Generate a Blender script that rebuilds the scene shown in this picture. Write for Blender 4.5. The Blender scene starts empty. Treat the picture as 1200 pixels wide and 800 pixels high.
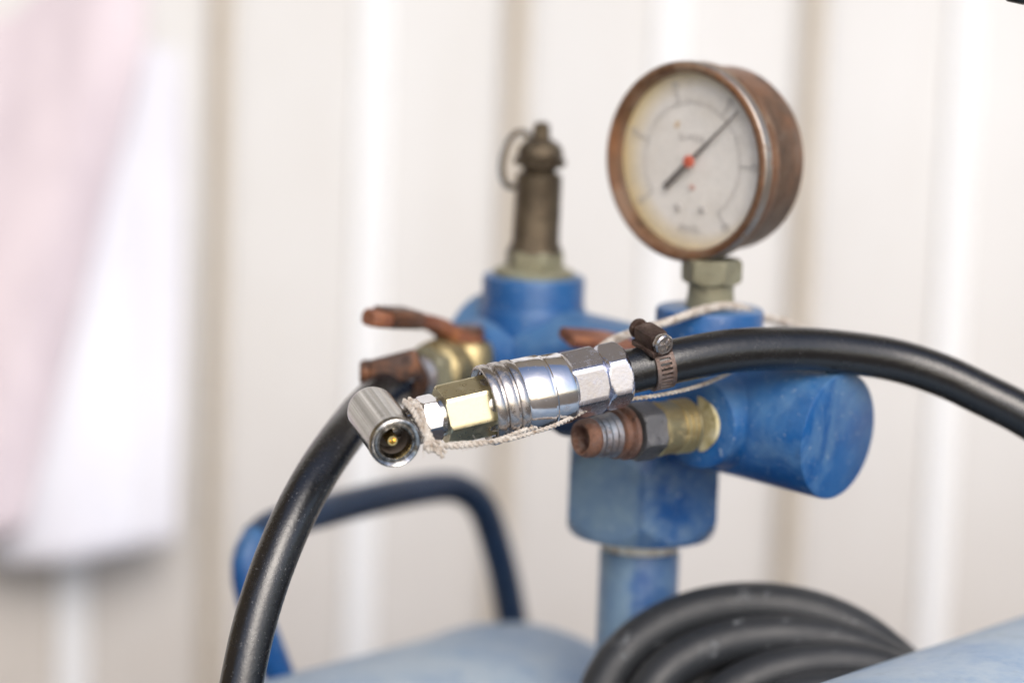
import bpy, math, random
from mathutils import Vector, Matrix, noise as mn
random.seed(7)
R = math.radians
sc = bpy.context.scene
COL = sc.collection

# ---------------------------------------------------------------- camera
CAM = Vector((0, 0, 0.52))
PITCH, ROLL = R(9.0), R(2.0)
fwd = Vector((0, math.cos(PITCH), -math.sin(PITCH)))
up0 = Vector((0, math.sin(PITCH), math.cos(PITCH)))
rt0 = Vector((1, 0, 0))
UP = up0 * math.cos(ROLL) - rt0 * math.sin(ROLL)
RT = rt0 * math.cos(ROLL) + up0 * math.sin(ROLL)
cd = bpy.data.cameras.new('camera')
cam = bpy.data.objects.new('camera', cd); COL.objects.link(cam)
cam.matrix_world = Matrix(((RT.x, UP.x, -fwd.x, CAM.x), (RT.y, UP.y, -fwd.y, CAM.y), (RT.z, UP.z, -fwd.z, CAM.z), (0, 0, 0, 1)))
cd.lens = 100; cd.sensor_width = 36; cd.clip_end = 200; cd.clip_start = 0.02
cd.dof.use_dof = True; cd.dof.focus_distance = 0.826; cd.dof.aperture_fstop = 3.8
cd.dof.aperture_blades = 0
sc.camera = cam
sc.render.engine = 'CYCLES'
sc.cycles.use_denoising = True

# ---------------------------------------------------------------- light
SUN_EL, SUN_DIR = R(40), Vector((0.30, -0.95, 0))
w = bpy.data.worlds.new('World'); sc.world = w; w.use_nodes = True
nt = w.node_tree
bg = nt.nodes['Background']
sky = nt.nodes.new('ShaderNodeTexSky'); sky.sky_type = 'NISHITA'; sky.sun_disc = False
sky.sun_elevation = SUN_EL
sky.sun_rotation = math.atan2(SUN_DIR.x, SUN_DIR.y)
sky.dust_density = 3.0; sky.air_density = 0.9; sky.ozone_density = 1.0
nt.links.new(sky.outputs[0], bg.inputs[0]); bg.inputs[1].default_value = 0.15
ld = bpy.data.lights.new('sun', 'SUN'); ld.energy = 1.1; ld.angle = R(37); ld.color = (1.0, 0.985, 0.955)
sun = bpy.data.objects.new('sun', ld); COL.objects.link(sun)
L = SUN_DIR.normalized() * math.cos(SUN_EL) + Vector((0, 0, math.sin(SUN_EL)))
sun.rotation_euler = L.to_track_quat('Z', 'Y').to_euler()
vs = sc.view_settings
vs.view_transform = 'Standard'; vs.look = 'None'; vs.exposure = 0.46; vs.gamma = 1

# ---------------------------------------------------------------- helpers
S = 0.0003
def P(px, py, d):
    return CAM + fwd * d + RT * ((px - 600) * S * d) - UP * ((py - 400) * S * d)

def empty(name, loc, label=None, cat=None, group=None):
    o = bpy.data.objects.new(name, None); COL.objects.link(o); o.location = loc
    o.empty_display_size = 0.02
    if label: o['label'] = label
    if cat: o['category'] = cat
    if group: o['group'] = group
    return o

def origin_of(o):
    v = Vector(o.location)
    while o.parent:
        o = o.parent; v += Vector(o.location)
    return v

class MB:
    def __init__(s): s.v = []; s.f = []; s.uv = {}
    def add(s, v, f):
        b = len(s.v); s.v += [Vector(x) for x in v]; s.f += [tuple(i + b for i in q) for q in f]
    def build(s, name, mat, parent=None, sharp=32, label=None, smooth=True):
        me = bpy.data.meshes.new(name)
        org = origin_of(parent) if parent else Vector((0, 0, 0))
        me.from_pydata([tuple(x - org) for x in s.v], [], s.f)
        me.validate(); me.update()
        import bmesh
        bm = bmesh.new(); bm.from_mesh(me); bmesh.ops.recalc_face_normals(bm, faces=bm.faces); bm.to_mesh(me); bm.free()
        if smooth:
            for p in me.polygons: p.use_smooth = True
            me.set_sharp_from_angle(angle=R(sharp))
        me.materials.append(mat)
        o = bpy.data.objects.new(name, me); COL.objects.link(o)
        if parent: o.parent = parent
        if label: o['label'] = label
        return o

def basis(axis, hint=Vector((0, 0, 1))):
    a = axis.normalized()
    h = hint
    if abs(a.dot(h.normalized())) > 0.97: h = Vector((0, -1, 0))
    u = (h - a * h.dot(a)).normalized()
    v = a.cross(u).normalized()
    return a, u, v

def lathe(mb, prof, o, axis, n=64, hint=Vector((0, 0, 1)), cap0=True, cap1=True, rfun=None, t0=0.0):
    """prof: (s, r) along axis; rfun(theta, s, r) may reshape."""
    a, u, v = basis(axis, hint)
    vs_, fs = [], []
    for s_, r in prof:
        for k in range(n):
            t = 2 * math.pi * k / n + t0
            rr = rfun(t, s_, r) if rfun else r
            vs_.append(o + a * s_ + (u * math.cos(t) + v * math.sin(t)) * rr)
    m = len(prof)
    for i in range(m - 1):
        for k in range(n):
            k2 = (k + 1) % n
            fs.append((i * n + k, i * n + k2, (i + 1) * n + k2, (i + 1) * n + k))
    if cap0: fs.append(tuple(range(n))[::-1])
    if cap1: fs.append(tuple((m - 1) * n + k for k in range(n)))
    mb.add(vs_, fs)

def hexnut(mb, o, axis, length, rc, hint, rot=0.0, ch=0.12, n=96, s0=0.0, end_r=0.9, trunc=0.985, both=True):
    """hexagonal prism with turned chamfers; rc = corner radius; face-centre angles at rot + 60k + 30."""
    ap = rc * math.cos(R(30))
    c = ch * rc
    prof = []
    for t in (0, .25, .5, .75, 1): prof.append((s0 + c * t, rc * (end_r + (1.0 - end_r) * t)))
    for t in (1, .75, .5, .25, 0): prof.append((s0 + length - c * t, rc * ((end_r if both else 1) + (1 - (end_r if both else 1)) * t)))
    def rf(t, s_, r):
        x = (t - rot + 1e-6) % R(60)
        return min(ap / math.cos(x - R(30)), r, rc * trunc)
    lathe(mb, prof, o, axis, n, hint, rfun=rf, t0=rot)

def spline(pts, step=0.002):
    pts = [Vector(p) for p in pts]
    q = [pts[0] * 2 - pts[1]] + pts + [pts[-1] * 2 - pts[-2]]
    out = []
    for i in range(1, len(q) - 2):
        p0, p1, p2, p3 = q[i - 1:i + 3]
        n = max(2, int((p2 - p1).length / step))
        for k in range(n):
            t = k / n
            out.append(0.5 * ((2 * p1) + (p2 - p0) * t + (2 * p0 - 5 * p1 + 4 * p2 - p3) * t * t + (3 * p1 - p0 - 3 * p2 + p3) * t ** 3))
    out.append(pts[-1])
    return out

def frames(path, hint=Vector((0, 0, 1))):
    fr = []; u = None
    for i, p in enumerate(path):
        t = (path[min(i + 1, len(path) - 1)] - path[max(i - 1, 0)]).normalized()
        if u is None:
            _, u, _ = basis(t, hint)
        else:
            u = (u - t * u.dot(t)).normalized()
        fr.append((p, t, u, t.cross(u)))
    return fr

def tube(mb, path, r, n=24, cap=True, rf=None):
    vs_, fs = [], []
    fr = frames(path)
    for i, (p, t, u, v) in enumerate(fr):
        rr = rf(i / (len(fr) - 1)) * r if rf else r
        for k in range(n):
            a = 2 * math.pi * k / n
            vs_.append(p + (u * math.cos(a) + v * math.sin(a)) * rr)
    for i in range(len(fr) - 1):
        for k in range(n):
            k2 = (k + 1) % n
            fs.append((i * n + k, i * n + k2, (i + 1) * n + k2, (i + 1) * n + k))
    if cap:
        fs.append(tuple(range(n))[::-1]); fs.append(tuple((len(fr) - 1) * n + k for k in range(n)))
    mb.add(vs_, fs)

def box(mb, c, ax, ay, az, bev=0.0):
    """box with centre c, half-extent vectors ax, ay, az; bev = bevel (m)"""
    vs_, fs = [], []
    if bev <= 0:
        for x in (-1, 1):
            for y in (-1, 1):
                for z in (-1, 1): vs_.append(c + ax * x + ay * y + az * z)
        fs = [(0, 1, 3, 2), (4, 6, 7, 5), (0, 4, 5, 1), (2, 3, 7, 6), (0, 2, 6, 4), (1, 5, 7, 3)]
        mb.add(vs_, fs); return
    import bmesh
    bm = bmesh.new()
    lx, ly, lz = ax.length, ay.length, az.length
    bmesh.ops.create_cube(bm, size=2)
    for v in bm.verts: v.co = Vector((v.co.x * lx, v.co.y * ly, v.co.z * lz))
    bmesh.ops.bevel(bm, geom=bm.edges[:] + bm.verts[:], offset=bev, segments=2, affect='EDGES', profile=0.5)
    X, Y, Z = ax.normalized(), ay.normalized(), az.normalized()
    bm.verts.index_update()
    for v in bm.verts: vs_.append(c + X * v.co.x + Y * v.co.y + Z * v.co.z)
    for f in bm.faces: fs.append(tuple(v.index for v in f.verts))
    bm.free(); mb.add(vs_, fs)

def strip(mb, path, side, width, thick):
    """flat bar along path; side = function i -> side vector"""
    vs_, fs = [], []
    m = len(path)
    for i, p in enumerate(path):
        t = (path[min(i + 1, m - 1)] - path[max(i - 1, 0)]).normalized()
        s = side(i / (m - 1)); s = (s - t * s.dot(t)).normalized()
        nrm = t.cross(s).normalized()
        wd = width(i / (m - 1)) if callable(width) else width
        c = 0.25 * thick
        for a, b in ((-wd / 2 + c, -thick / 2), (wd / 2 - c, -thick / 2), (wd / 2, -thick / 2 + c), (wd / 2, thick / 2 - c), (wd / 2 - c, thick / 2), (-wd / 2 + c, thick / 2), (-wd / 2, thick / 2 - c), (-wd / 2, -thick / 2 + c)):
            vs_.append(p + s * a + nrm * b)
    n = 8
    for i in range(m - 1):
        for k in range(n):
            k2 = (k + 1) % n
            fs.append((i * n + k, i * n + k2, (i + 1) * n + k2, (i + 1) * n + k))
    fs.append(tuple(range(n))[::-1]); fs.append(tuple((m - 1) * n + k for k in range(n)))
    mb.add(vs_, fs)

# ---------------------------------------------------------------- materials
class MT:
    def __init__(s, name):
        s.m = bpy.data.materials.new(name); s.m.use_nodes = True
        s.t = s.m.node_tree; s.b = s.t.nodes['Principled BSDF']
        s.co = s.t.nodes.new('ShaderNodeTexCoord')
    def n(s, kind, **kw):
        x = s.t.nodes.new(kind)
        for k, v in kw.items(): setattr(x, k, v)
        return x
    def l(s, a, b): s.t.links.new(a, b)
    def noise(s, scale, detail=4, rough=0.6, dist=0.0, vec=None, stretch=None):
        x = s.n('ShaderNodeTexNoise'); x.inputs['Scale'].default_value = scale
        x.inputs['Detail'].default_value = detail; x.inputs['Roughness'].default_value = rough; x.inputs['Distortion'].default_value = dist
        src = vec or s.co.outputs['Object']
        if stretch:
            mp = s.n('ShaderNodeMapping'); mp.inputs['Scale'].default_value = stretch; s.l(src, mp.inputs[0]); src = mp.outputs[0]
        s.l(src, x.inputs['Vector']); return x.outputs['Fac']
    def ramp(s, fac, stops, interp='LINEAR'):
        r = s.n('ShaderNodeValToRGB'); r.color_ramp.interpolation = interp
        e = r.color_ramp.elements
        while len(e) < len(stops): e.new(0.5)
        for i, (p, c) in enumerate(stops):
            e[i].position = p
            if not isinstance(c, (tuple, list)): c = (c, c, c)
            e[i].color = tuple(c) + (1,)
        s.l(fac, r.inputs[0]); return r.outputs[0]
    def mix(s, fac, a, b, mode='MIX'):
        x = s.n('ShaderNodeMix', data_type='RGBA', blend_type=mode)
        for inp, val in ((x.inputs['Factor'], fac), (x.inputs[6], a), (x.inputs[7], b)):
            if hasattr(val, 'is_output'): s.l(val, inp)
            elif isinstance(val, (int, float)): inp.default_value = val
            else: inp.default_value = tuple(val) + (1,)
        return x.outputs[2]
    def math(s, op, a, b=0.0, c=None):
        x = s.n('ShaderNodeMath', operation=op); x.use_clamp = op in ('ADD', 'MULTIPLY', 'SUBTRACT')
        for i, val in enumerate((a, b)):
            if hasattr(val, 'is_output'): s.l(val, x.inputs[i])
            else: x.inputs[i].default_value = val
        return x.outputs[0]
    def upness(s):
        g = s.n('ShaderNodeNewGeometry'); d = s.n('ShaderNodeSeparateXYZ'); s.l(g.outputs['Normal'], d.inputs[0])
        return d.outputs['Z']
    def pointy(s, lo=0.5, hi=0.6):
        g = s.n('ShaderNodeNewGeometry'); return s.ramp(g.outputs['Pointiness'], [(lo, 0.0), (hi, 1.0)])
    def bump(s, h, strength=0.3, dist=0.0005):
        x = s.n('ShaderNodeBump'); x.inputs['Strength'].default_value = strength; x.inputs['Distance'].default_value = dist
        s.l(h, x.inputs['Height']); s.l(x.outputs[0], s.b.inputs['Normal'])
    def set(s, **kw):
        names = dict(col='Base Color', rough='Roughness', metal='Metallic', spec='Specular IOR Level', coat='Coat Weight', sheen='Sheen Weight')
        for k, v in kw.items():
            i = s.b.inputs[names[k]]
            if hasattr(v, 'is_output'): s.l(v, i)
            elif isinstance(v, (int, float)): i.default_value = v
            else: i.default_value = tuple(v) + (1,)
        return s

def m_blue(name, deep, faded, dust, dust_amt, rust=True, side=False):
    t = MT(name)
    base = t.mix(t.ramp(t.noise(48, 6, 0.68), [(0.42, 0.0), (0.60, 0.9)]), deep, faded)
    chalk = t.math('MULTIPLY', t.ramp(t.noise(27, 7, 0.72, 0.6), [(0.50, 0.0), (0.64, 0.75)]), dust_amt)
    base = t.mix(chalk, base, dust)
    if side:      # side light painted in: a paler flank on the coupling and pipe
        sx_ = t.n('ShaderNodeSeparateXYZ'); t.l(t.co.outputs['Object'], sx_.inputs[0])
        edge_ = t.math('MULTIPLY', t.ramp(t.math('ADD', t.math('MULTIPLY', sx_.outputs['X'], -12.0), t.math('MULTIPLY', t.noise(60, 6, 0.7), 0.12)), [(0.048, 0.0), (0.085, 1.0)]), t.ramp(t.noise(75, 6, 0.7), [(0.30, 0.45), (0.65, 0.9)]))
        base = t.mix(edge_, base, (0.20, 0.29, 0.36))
    streak = t.ramp(t.noise(90, 5, 0.7, stretch=(1, 1, 0.18)), [(0.54, 0.0), (0.72, 0.28)])
    base = t.mix(streak, base, faded)
    upf = t.ramp(t.upness(), [(0.05, 0.0), (0.85, 1.0)])
    dn = t.ramp(t.noise(34, 7, 0.75), [(0.30, 0.15), (0.58, 1.0)])
    df = t.math('MULTIPLY', t.math('MULTIPLY', upf, dn), dust_amt)
    col = t.mix(df, base, dust)
    grime = t.ramp(t.noise(64, 8, 0.75), [(0.58, 0.0), (0.74, 0.28)])
    col = t.mix(grime, col, (0.045, 0.06, 0.075))
    sp = t.ramp(t.noise(520, 4, 0.65), [(0.63, 0.0), (0.70, 0.6)])
    col = t.mix(sp, col, (0.40, 0.46, 0.50))
    chipped = None
    if rust:
        ch = t.math('MULTIPLY', t.pointy(0.56, 0.68), t.ramp(t.noise(170, 6, 0.75), [(0.47, 0.0), (0.53, 1.0)]))
        col = t.mix(ch, col, (0.09, 0.06, 0.045))
        sp2 = t.ramp(t.noise(130, 7, 0.8), [(0.70, 0.0), (0.712, 0.95)])
        col = t.mix(sp2, col, (0.05, 0.038, 0.032))
    rgh = t.math('ADD', t.ramp(t.noise(70, 4), [(0.3, 0.26), (0.7, 0.42)]), t.math('MULTIPLY', t.math('MAXIMUM', df, chalk), 0.3))
    t.set(col=col, rough=rgh, spec=0.5)
    t.bump(t.math('ADD', t.noise(260, 6, 0.65), t.math('MULTIPLY', t.noise(60, 3), 0.6)), 0.38, 0.0008)
    return t.m

def m_rust(name, a, b, c, metal=0.35, rough=0.62, scale=220, patch=0.0):
    t = MT(name)
    f = t.noise(scale, 9, 0.78)
    col = t.ramp(f, [(0.34, a), (0.5, b), (0.63, c)])
    col = t.mix(t.ramp(t.noise(scale * 0.25, 6, 0.65), [(0.42, 0.0), (0.58, 0.75)]), col, a)
    if patch: col = t.mix(t.ramp(t.noise(scale * 0.45, 6, 0.7, 0.5), [(0.50, 0.0), (0.60, patch)]), col, (0.40, 0.15, 0.05))
    pit = t.ramp(t.noise(scale * 1.7, 5, 0.7), [(0.60, 0.0), (0.68, 0.8)])
    col = t.mix(pit, col, tuple(x * 0.3 for x in a))
    t.set(col=col, rough=t.ramp(t.noise(scale * 0.6, 5, 0.7), [(0.35, rough - 0.14), (0.7, min(1, rough + 0.15))]), metal=metal)
    t.bump(t.math('SUBTRACT', f, t.math('MULTIPLY', pit, 0.4)), 0.75, 0.0008)
    return t.m

def m_chrome(name, tint, rough, dirt=0.35, dirtcol=(0.20, 0.13, 0.09)):
    t = MT(name)
    d = t.ramp(t.noise(260, 7, 0.72), [(0.56, 0.0), (0.74, dirt)])
    pit = t.ramp(t.noise(1500, 3, 0.6), [(0.66, 0.0), (0.72, 0.75)])
    dd = t.math('MAXIMUM', d, t.math('MULTIPLY', pit, t.ramp(t.noise(130, 3), [(0.42, 0.0), (0.62, 1.0)])))
    t.set(col=t.mix(dd, tint, dirtcol), metal=t.math('SUBTRACT', 1.0, t.math('MULTIPLY', dd, 0.8)),
          rough=t.math('ADD', t.ramp(t.noise(500, 4), [(0.3, rough), (0.75, rough + 0.12)]), t.math('MULTIPLY', dd, 0.5)))
    t.bump(t.noise(900, 4, 0.6), 0.07, 0.0003)
    return t.m

def m_rubber(name, base, dusty, rough=0.36, dscale=900, damt=0.5, spec=0.5):
    t = MT(name)
    sp = t.ramp(t.noise(dscale, 5, 0.75), [(0.60, 0.0), (0.70, damt)])
    big = t.ramp(t.noise(55, 5, 0.65), [(0.35, 0.35), (0.7, 1.0)])
    f = t.math('MULTIPLY', sp, big)
    t.set(col=t.mix(f, base, dusty), rough=t.math('ADD', t.ramp(t.noise(160, 5, 0.7), [(0.3, rough), (0.7, rough + 0.16)]), t.math('MULTIPLY', f, 0.35)), spec=spec)
    t.bump(t.noise(650, 6, 0.7), 0.17, 0.0008)
    return t.m

BLUE = m_blue('blue_paint', (0.002, 0.064, 0.225), (0.006, 0.092, 0.285), (0.18, 0.31, 0.42), 0.42)
BLUE_SIDE_LIT = m_blue('side_lit_blue_paint', (0.002, 0.056, 0.21), (0.003, 0.070, 0.25), (0.17, 0.30, 0.42), 0.22, side=True)
BLUE_TANK = m_blue('faded_tank_paint', (0.10, 0.22, 0.42), (0.21, 0.34, 0.49), (0.40, 0.48, 0.55), 1.0, rust=False)
BLUE_SHADED = m_blue('shaded_blue_paint', (0.004, 0.018, 0.050), (0.007, 0.028, 0.075), (0.02, 0.05, 0.10), 0.25, rust=False)  # darker copy of the blue: shade on handle bar and valve body as colour
CHROME = m_chrome('worn_chrome', (0.62, 0.63, 0.72), 0.18, 0.35, (0.3, 0.28, 0.3))
CHROME_CLEAN = m_chrome('bright_chrome', (0.76, 0.76, 0.79), 0.085, 0.3)
SATIN = m_chrome('satin_steel', (0.46, 0.45, 0.43), 0.16, 0.35)
GRIMY = m_chrome('grimy_chrome', (0.50, 0.475, 0.46), 0.20, 0.95, (0.26, 0.19, 0.15))
ZINC = m_chrome('yellow_zinc', (0.66, 0.60, 0.40), 0.25, 0.5)
BRASS = m_chrome('dull_brass', (0.50, 0.41, 0.22), 0.45, 0.9, (0.30, 0.25, 0.15))
BRASS_PIN = m_chrome('bright_brass', (0.85, 0.65, 0.28), 0.16, 0.1)
BRONZE = m_rust('dark_bronze', (0.06, 0.045, 0.03), (0.13, 0.10, 0.065), (0.22, 0.18, 0.12), 0.75, 0.42, 160)
PATINA = m_rust('green_patina_brass', (0.22, 0.20, 0.13), (0.32, 0.31, 0.21), (0.42, 0.44, 0.33), 0.4, 0.5, 140)
RUST = m_rust('orange_rust', (0.13, 0.045, 0.025), (0.26, 0.10, 0.055), (0.40, 0.20, 0.13), 0.1, 0.68, 180, 0.6)
RUST_DARK = m_rust('brown_rust', (0.045, 0.025, 0.018), (0.11, 0.055, 0.035), (0.23, 0.13, 0.09), 0.3, 0.50, 130, 0.35)
RUST_CASE = m_rust('rusty_case', (0.07, 0.05, 0.035), (0.15, 0.085, 0.05), (0.27, 0.20, 0.15), 0.5, 0.46, 42, 0.35)
RUST_BEZEL = m_rust('rusty_bezel', (0.12, 0.055, 0.028), (0.22, 0.115, 0.06), (0.40, 0.30, 0.21), 0.4, 0.46, 55, 0.3)
CLAMP_RUST = m_rust('dark_clamp_rust', (0.035, 0.020, 0.015), (0.085, 0.050, 0.038), (0.26, 0.19, 0.16), 0.45, 0.42, 260)
BAND = m_rust('rusty_steel_band', (0.10, 0.06, 0.045), (0.26, 0.19, 0.16), (0.45, 0.40, 0.38), 0.6, 0.38, 300)
RUST_T = m_rust('pink_brown_rust', (0.10, 0.05, 0.035), (0.24, 0.135, 0.10), (0.42, 0.32, 0.28), 0.3, 0.5, 280, 0.2)
STEEL_RIM = m_chrome('worn_steel_rim', (0.46, 0.41, 0.36), 0.36, 1.0, (0.17, 0.09, 0.05))
IRON = m_rust('grey_iron', (0.11, 0.11, 0.115), (0.24, 0.24, 0.25), (0.36, 0.35, 0.34), 0.6, 0.45, 200)
GALV = m_rust('galvanised_thread', (0.18, 0.12, 0.09), (0.30, 0.36, 0.44), (0.50, 0.54, 0.60), 0.7, 0.38, 260)
RUBBER = m_rubber('black_rubber', (0.005, 0.0055, 0.0065), (0.24, 0.24, 0.25), 0.15, damt=0.25, spec=0.75)
RUBBER_WORN = m_rubber('scuffed_rubber', (0.006, 0.006, 0.007), (0.32, 0.32, 0.32), 0.16, 900, 0.55, spec=0.85)
RUBBER_COIL = m_rubber('dusty_rubber', (0.022, 0.024, 0.027), (0.20, 0.21, 0.22), 0.40, 120, 0.9)
t = MT('seal_rubber'); t.set(col=(0.085, 0.07, 0.06), rough=0.5); SEAL = t.m
t = MT('thread_seal_tape'); t.set(col=t.ramp(t.noise(300, 5), [(0.35, (0.42, 0.30, 0.18)), (0.5, (0.72, 0.68, 0.58)), (0.7, (0.8, 0.78, 0.72))]), rough=0.6); TAPE = t.m
t = MT('yellowed_tape'); t.set(col=t.ramp(t.noise(260, 5), [(0.35, (0.30, 0.24, 0.10)), (0.5, (0.60, 0.52, 0.28)), (0.68, (0.72, 0.66, 0.45))]), rough=0.55); TAPE_Y = t.m
t = MT('cotton_string')
t.set(col=t.mix(t.ramp(t.noise(420, 5, 0.7), [(0.35, 0.0), (0.62, 1.0)]), (0.30, 0.23, 0.17), (0.62, 0.58, 0.52)), rough=0.9, sheen=0.3)
t.bump(t.noise(4000, 3), 0.5, 0.0003); STRING = t.m
t = MT('dial_print'); t.set(col=(0.10, 0.09, 0.09), rough=0.6); INK = t.m
t = MT('faint_print'); t.set(col=(0.52, 0.505, 0.49), rough=0.6); INK2 = t.m
t = MT('red_print'); t.set(col=(0.55, 0.10, 0.05), rough=0.5); RED = t.m
t = MT('pale_red_print'); t.set(col=(0.66, 0.40, 0.34), rough=0.6); PALE_RED = t.m
t = MT('ochre_print'); t.set(col=(0.68, 0.52, 0.34), rough=0.6); OCHRE = t.m
t = MT('corrugated_sheet_paint')
sm = t.ramp(t.noise(3.0, 5, 0.6), [(0.35, 0.0), (0.7, 1.0)])
base = t.mix(sm, (0.67, 0.675, 0.675), (0.715, 0.72, 0.72))
grime = t.ramp(t.noise(11, 7, 0.7, stretch=(1, 1, 0.22)), [(0.50, 0.0), (0.8, 0.30)])
base = t.mix(grime, base, (0.50, 0.45, 0.39))
# shade painted in: lower wall darker and tan, thinning out upwards, uneven along it
sxz = t.n('ShaderNodeSeparateXYZ'); t.l(t.co.outputs['Object'], sxz.inputs[0])
hz = t.math('ADD', sxz.outputs['Z'], t.math('MULTIPLY', t.noise(5, 5, 0.6), 0.12))
low_shade = t.math('MULTIPLY', t.ramp(hz, [(0.16, 1.0), (0.30, 0.55), (0.50, 0.0)]), t.ramp(t.noise(16, 6, 0.65), [(0.25, 0.62), (0.75, 1.0)]))
t.set(col=t.mix(t.math('MULTIPLY', low_shade, 0.62), base, (0.44, 0.385, 0.33)), rough=0.42); t.bump(t.noise(24, 4), 0.06, 0.002); WALL = t.m
t = MT('pale_grey_box_paint'); t.set(col=(0.42, 0.45, 0.50), rough=0.4); BOX_P = t.m
t = MT('lit_flank_white'); t.set(col=(0.86, 0.88, 0.90), rough=0.3); STRIP_LIT = t.m  # brightness of the lit rib flanks put into the colour
t = MT('shaded_flank_tan'); t.set(col=t.mix(t.ramp(t.noise(14, 5, 0.6), [(0.35, 0.0), (0.65, 1.0)]), (0.66, 0.59, 0.49), (0.72, 0.66, 0.57)), rough=0.5); STRIP_SHADED = t.m  # warm shade of the opposite rib flanks put into the colour
t = MT('white_cloth')
t.set(col=t.mix(t.ramp(t.noise(9, 4), [(0.4, 0.0), (0.65, 1.0)]), (0.66, 0.67, 0.74), (0.72, 0.735, 0.80)), rough=0.85, sheen=0.2); t.bump(t.noise(1200, 2), 0.2, 0.0004); CLOTH_W = t.m
t = MT('pink_cloth')
t.set(col=t.mix(t.ramp(t.noise(13, 5, 0.6, stretch=(1, 1, 0.45)), [(0.45, 0.0), (0.62, 1.0)]), (0.66, 0.59, 0.635), (0.53, 0.47, 0.52)), rough=0.85, sheen=0.2); t.bump(t.noise(1200, 2), 0.2, 0.0004); CLOTH_P = t.m
t = MT('concrete'); f = t.noise(6, 8, 0.7); t.set(col=t.ramp(f, [(0.3, (0.11, 0.085, 0.06)), (0.7, (0.17, 0.135, 0.10))]), rough=0.85); t.bump(t.noise(80, 6), 0.3, 0.002); CONC = t.m
t = MT('dark_reflection_board'); t.set(col=t.ramp(t.noise(9, 6, 0.7, stretch=(8, 0.6, 1)), [(0.3, (0.13, 0.11, 0.08)), (0.7, (0.22, 0.19, 0.14))]), rough=0.8); REFLECTION_BOARD = t.m
t = MT('warm_bounce_board'); t.set(col=t.ramp(t.noise(9, 6, 0.7, stretch=(1, 8, 0.6)), [(0.3, (0.28, 0.215, 0.13)), (0.7, (0.38, 0.30, 0.19))]), rough=0.8); BOUNCE_BOARD = t.m
t = MT('dusty_gauge_glass')
tr_ = t.n('ShaderNodeBsdfTransparent'); gl_ = t.n('ShaderNodeBsdfGlossy'); gl_.inputs['Roughness'].default_value = 0.12
lw_ = t.n('ShaderNodeLayerWeight'); fr_ = t.ramp(lw_.outputs['Facing'], [(0.0, 0.04), (0.6, 0.06), (1.0, 0.5)])
mx_ = t.n('ShaderNodeMixShader'); t.l(fr_, mx_.inputs[0]); t.l(tr_.outputs[0], mx_.inputs[1]); t.l(gl_.outputs[0], mx_.inputs[2])
df_ = t.n('ShaderNodeBsdfDiffuse'); df_.inputs[0].default_value = (0.7, 0.66, 0.6, 1)
mx2 = t.n('ShaderNodeMixShader'); t.l(t.ramp(t.noise(90, 6, 0.7), [(0.40, 0.0), (0.80, 0.12)]), mx2.inputs[0]); t.l(mx_.outputs[0], mx2.inputs[1]); t.l(df_.outputs[0], mx2.inputs[2])
t.l(mx2.outputs[0], t.t.nodes['Material Output'].inputs[0]); GLASS = t.m
# gauge dial: cream white, yellowed towards one rim
t = MT('gauge_dial')
gx = t.n('ShaderNodeTexGradient'); 
DIAL_T = t

# ---------------------------------------------------------------- axes of the compressor head
ML = P(562, 408, 0.962)          # far (left) end of manifold, axis
MR = P(983, 511, 0.870)          # near (right) end
MAX = (MR - ML).normalized()
BR = Vector((MAX.y, -MAX.x, 0)).normalized()       # branch direction: towards camera and left
if BR.y > 0: BR = -BR
MUP = MAX.cross(BR).normalized()
if MUP.z < 0: MUP = -MUP
BK = -BR
RM = 0.0198                                    # manifold radius
def mpt(px):                                    # point on the manifold axis at picture column px
    lo, hi = 0.0, 1.0
    for _ in range(40):
        mid = (lo + hi) / 2; q = ML.lerp(MR, mid) - CAM
        x = 600 + q.dot(RT) / (S * q.dot(fwd))
        if x < px: lo = mid
        else: hi = mid
    return ML.lerp(MR, lo)

# ---------------------------------------------------------------- ground, wall, roof
g = MB(); g.add([(-40, -40, 0), (40, -40, 0), (40, 40, 0), (-40, 40, 0)], [(0, 1, 2, 3)])
o = g.build('ground', CONC, smooth=False); o['kind'] = 'structure'

WALL_D = 1.36
wc = P(600, 400, WALL_D); wy = wc.y
pitch = 339 * S * WALL_D
def wall_sheet():
    mb = MB(); dep = 0.010
    x0 = P(430, 300, WALL_D).x - 12 * pitch
    prof = []
    for i in range(26):
        b = x0 + i * pitch
        sl = 32 * S * WALL_D / 2
        half = 170 * S * WALL_D
        # bright slope (faces left) centred at b, tan slope (faces right) centred at b+half
        for (xx, yy) in ((b - sl, -dep), (b + sl, 0), (b + half - sl, 0), (b + half + sl, -dep)):
            prof.append((xx, yy))
    # soften the rolled bends
    pr = []
    for i in range(1, len(prof) - 1):
        a, p, c = Vector(prof[i - 1]), Vector(prof[i]), Vector(prof[i + 1])
        da, dc = (a - p).normalized(), (c - p).normalized()
        rr = 0.0045
        q0, q2 = p + da * rr, p + dc * rr
        for k in range(5):
            tt = k / 4
            pr.append(q0 * (1 - tt) ** 2 + p * 2 * tt * (1 - tt) + q2 * tt * tt)
    zs = [0.012, 0.4, 0.9, 1.3, 1.7]
    vs_, fs = [], []
    for z in zs:
        for p in pr: vs_.append((p.x, wy + p.y, z))
    n = len(pr)
    for j in range(len(zs) - 1):
        for i in range(n - 1): fs.append((j * n + i, j * n + i + 1, (j + 1) * n + i + 1, (j + 1) * n + i))
    mb.add(vs_, fs)
    return mb
wt = empty('corrugated_wall', (0, wy, 0), 'white painted trapezoidal sheet metal wall behind the compressor', 'wall')
wall_sheet().build('metal_sheet', WALL, wt, sharp=60)
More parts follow.
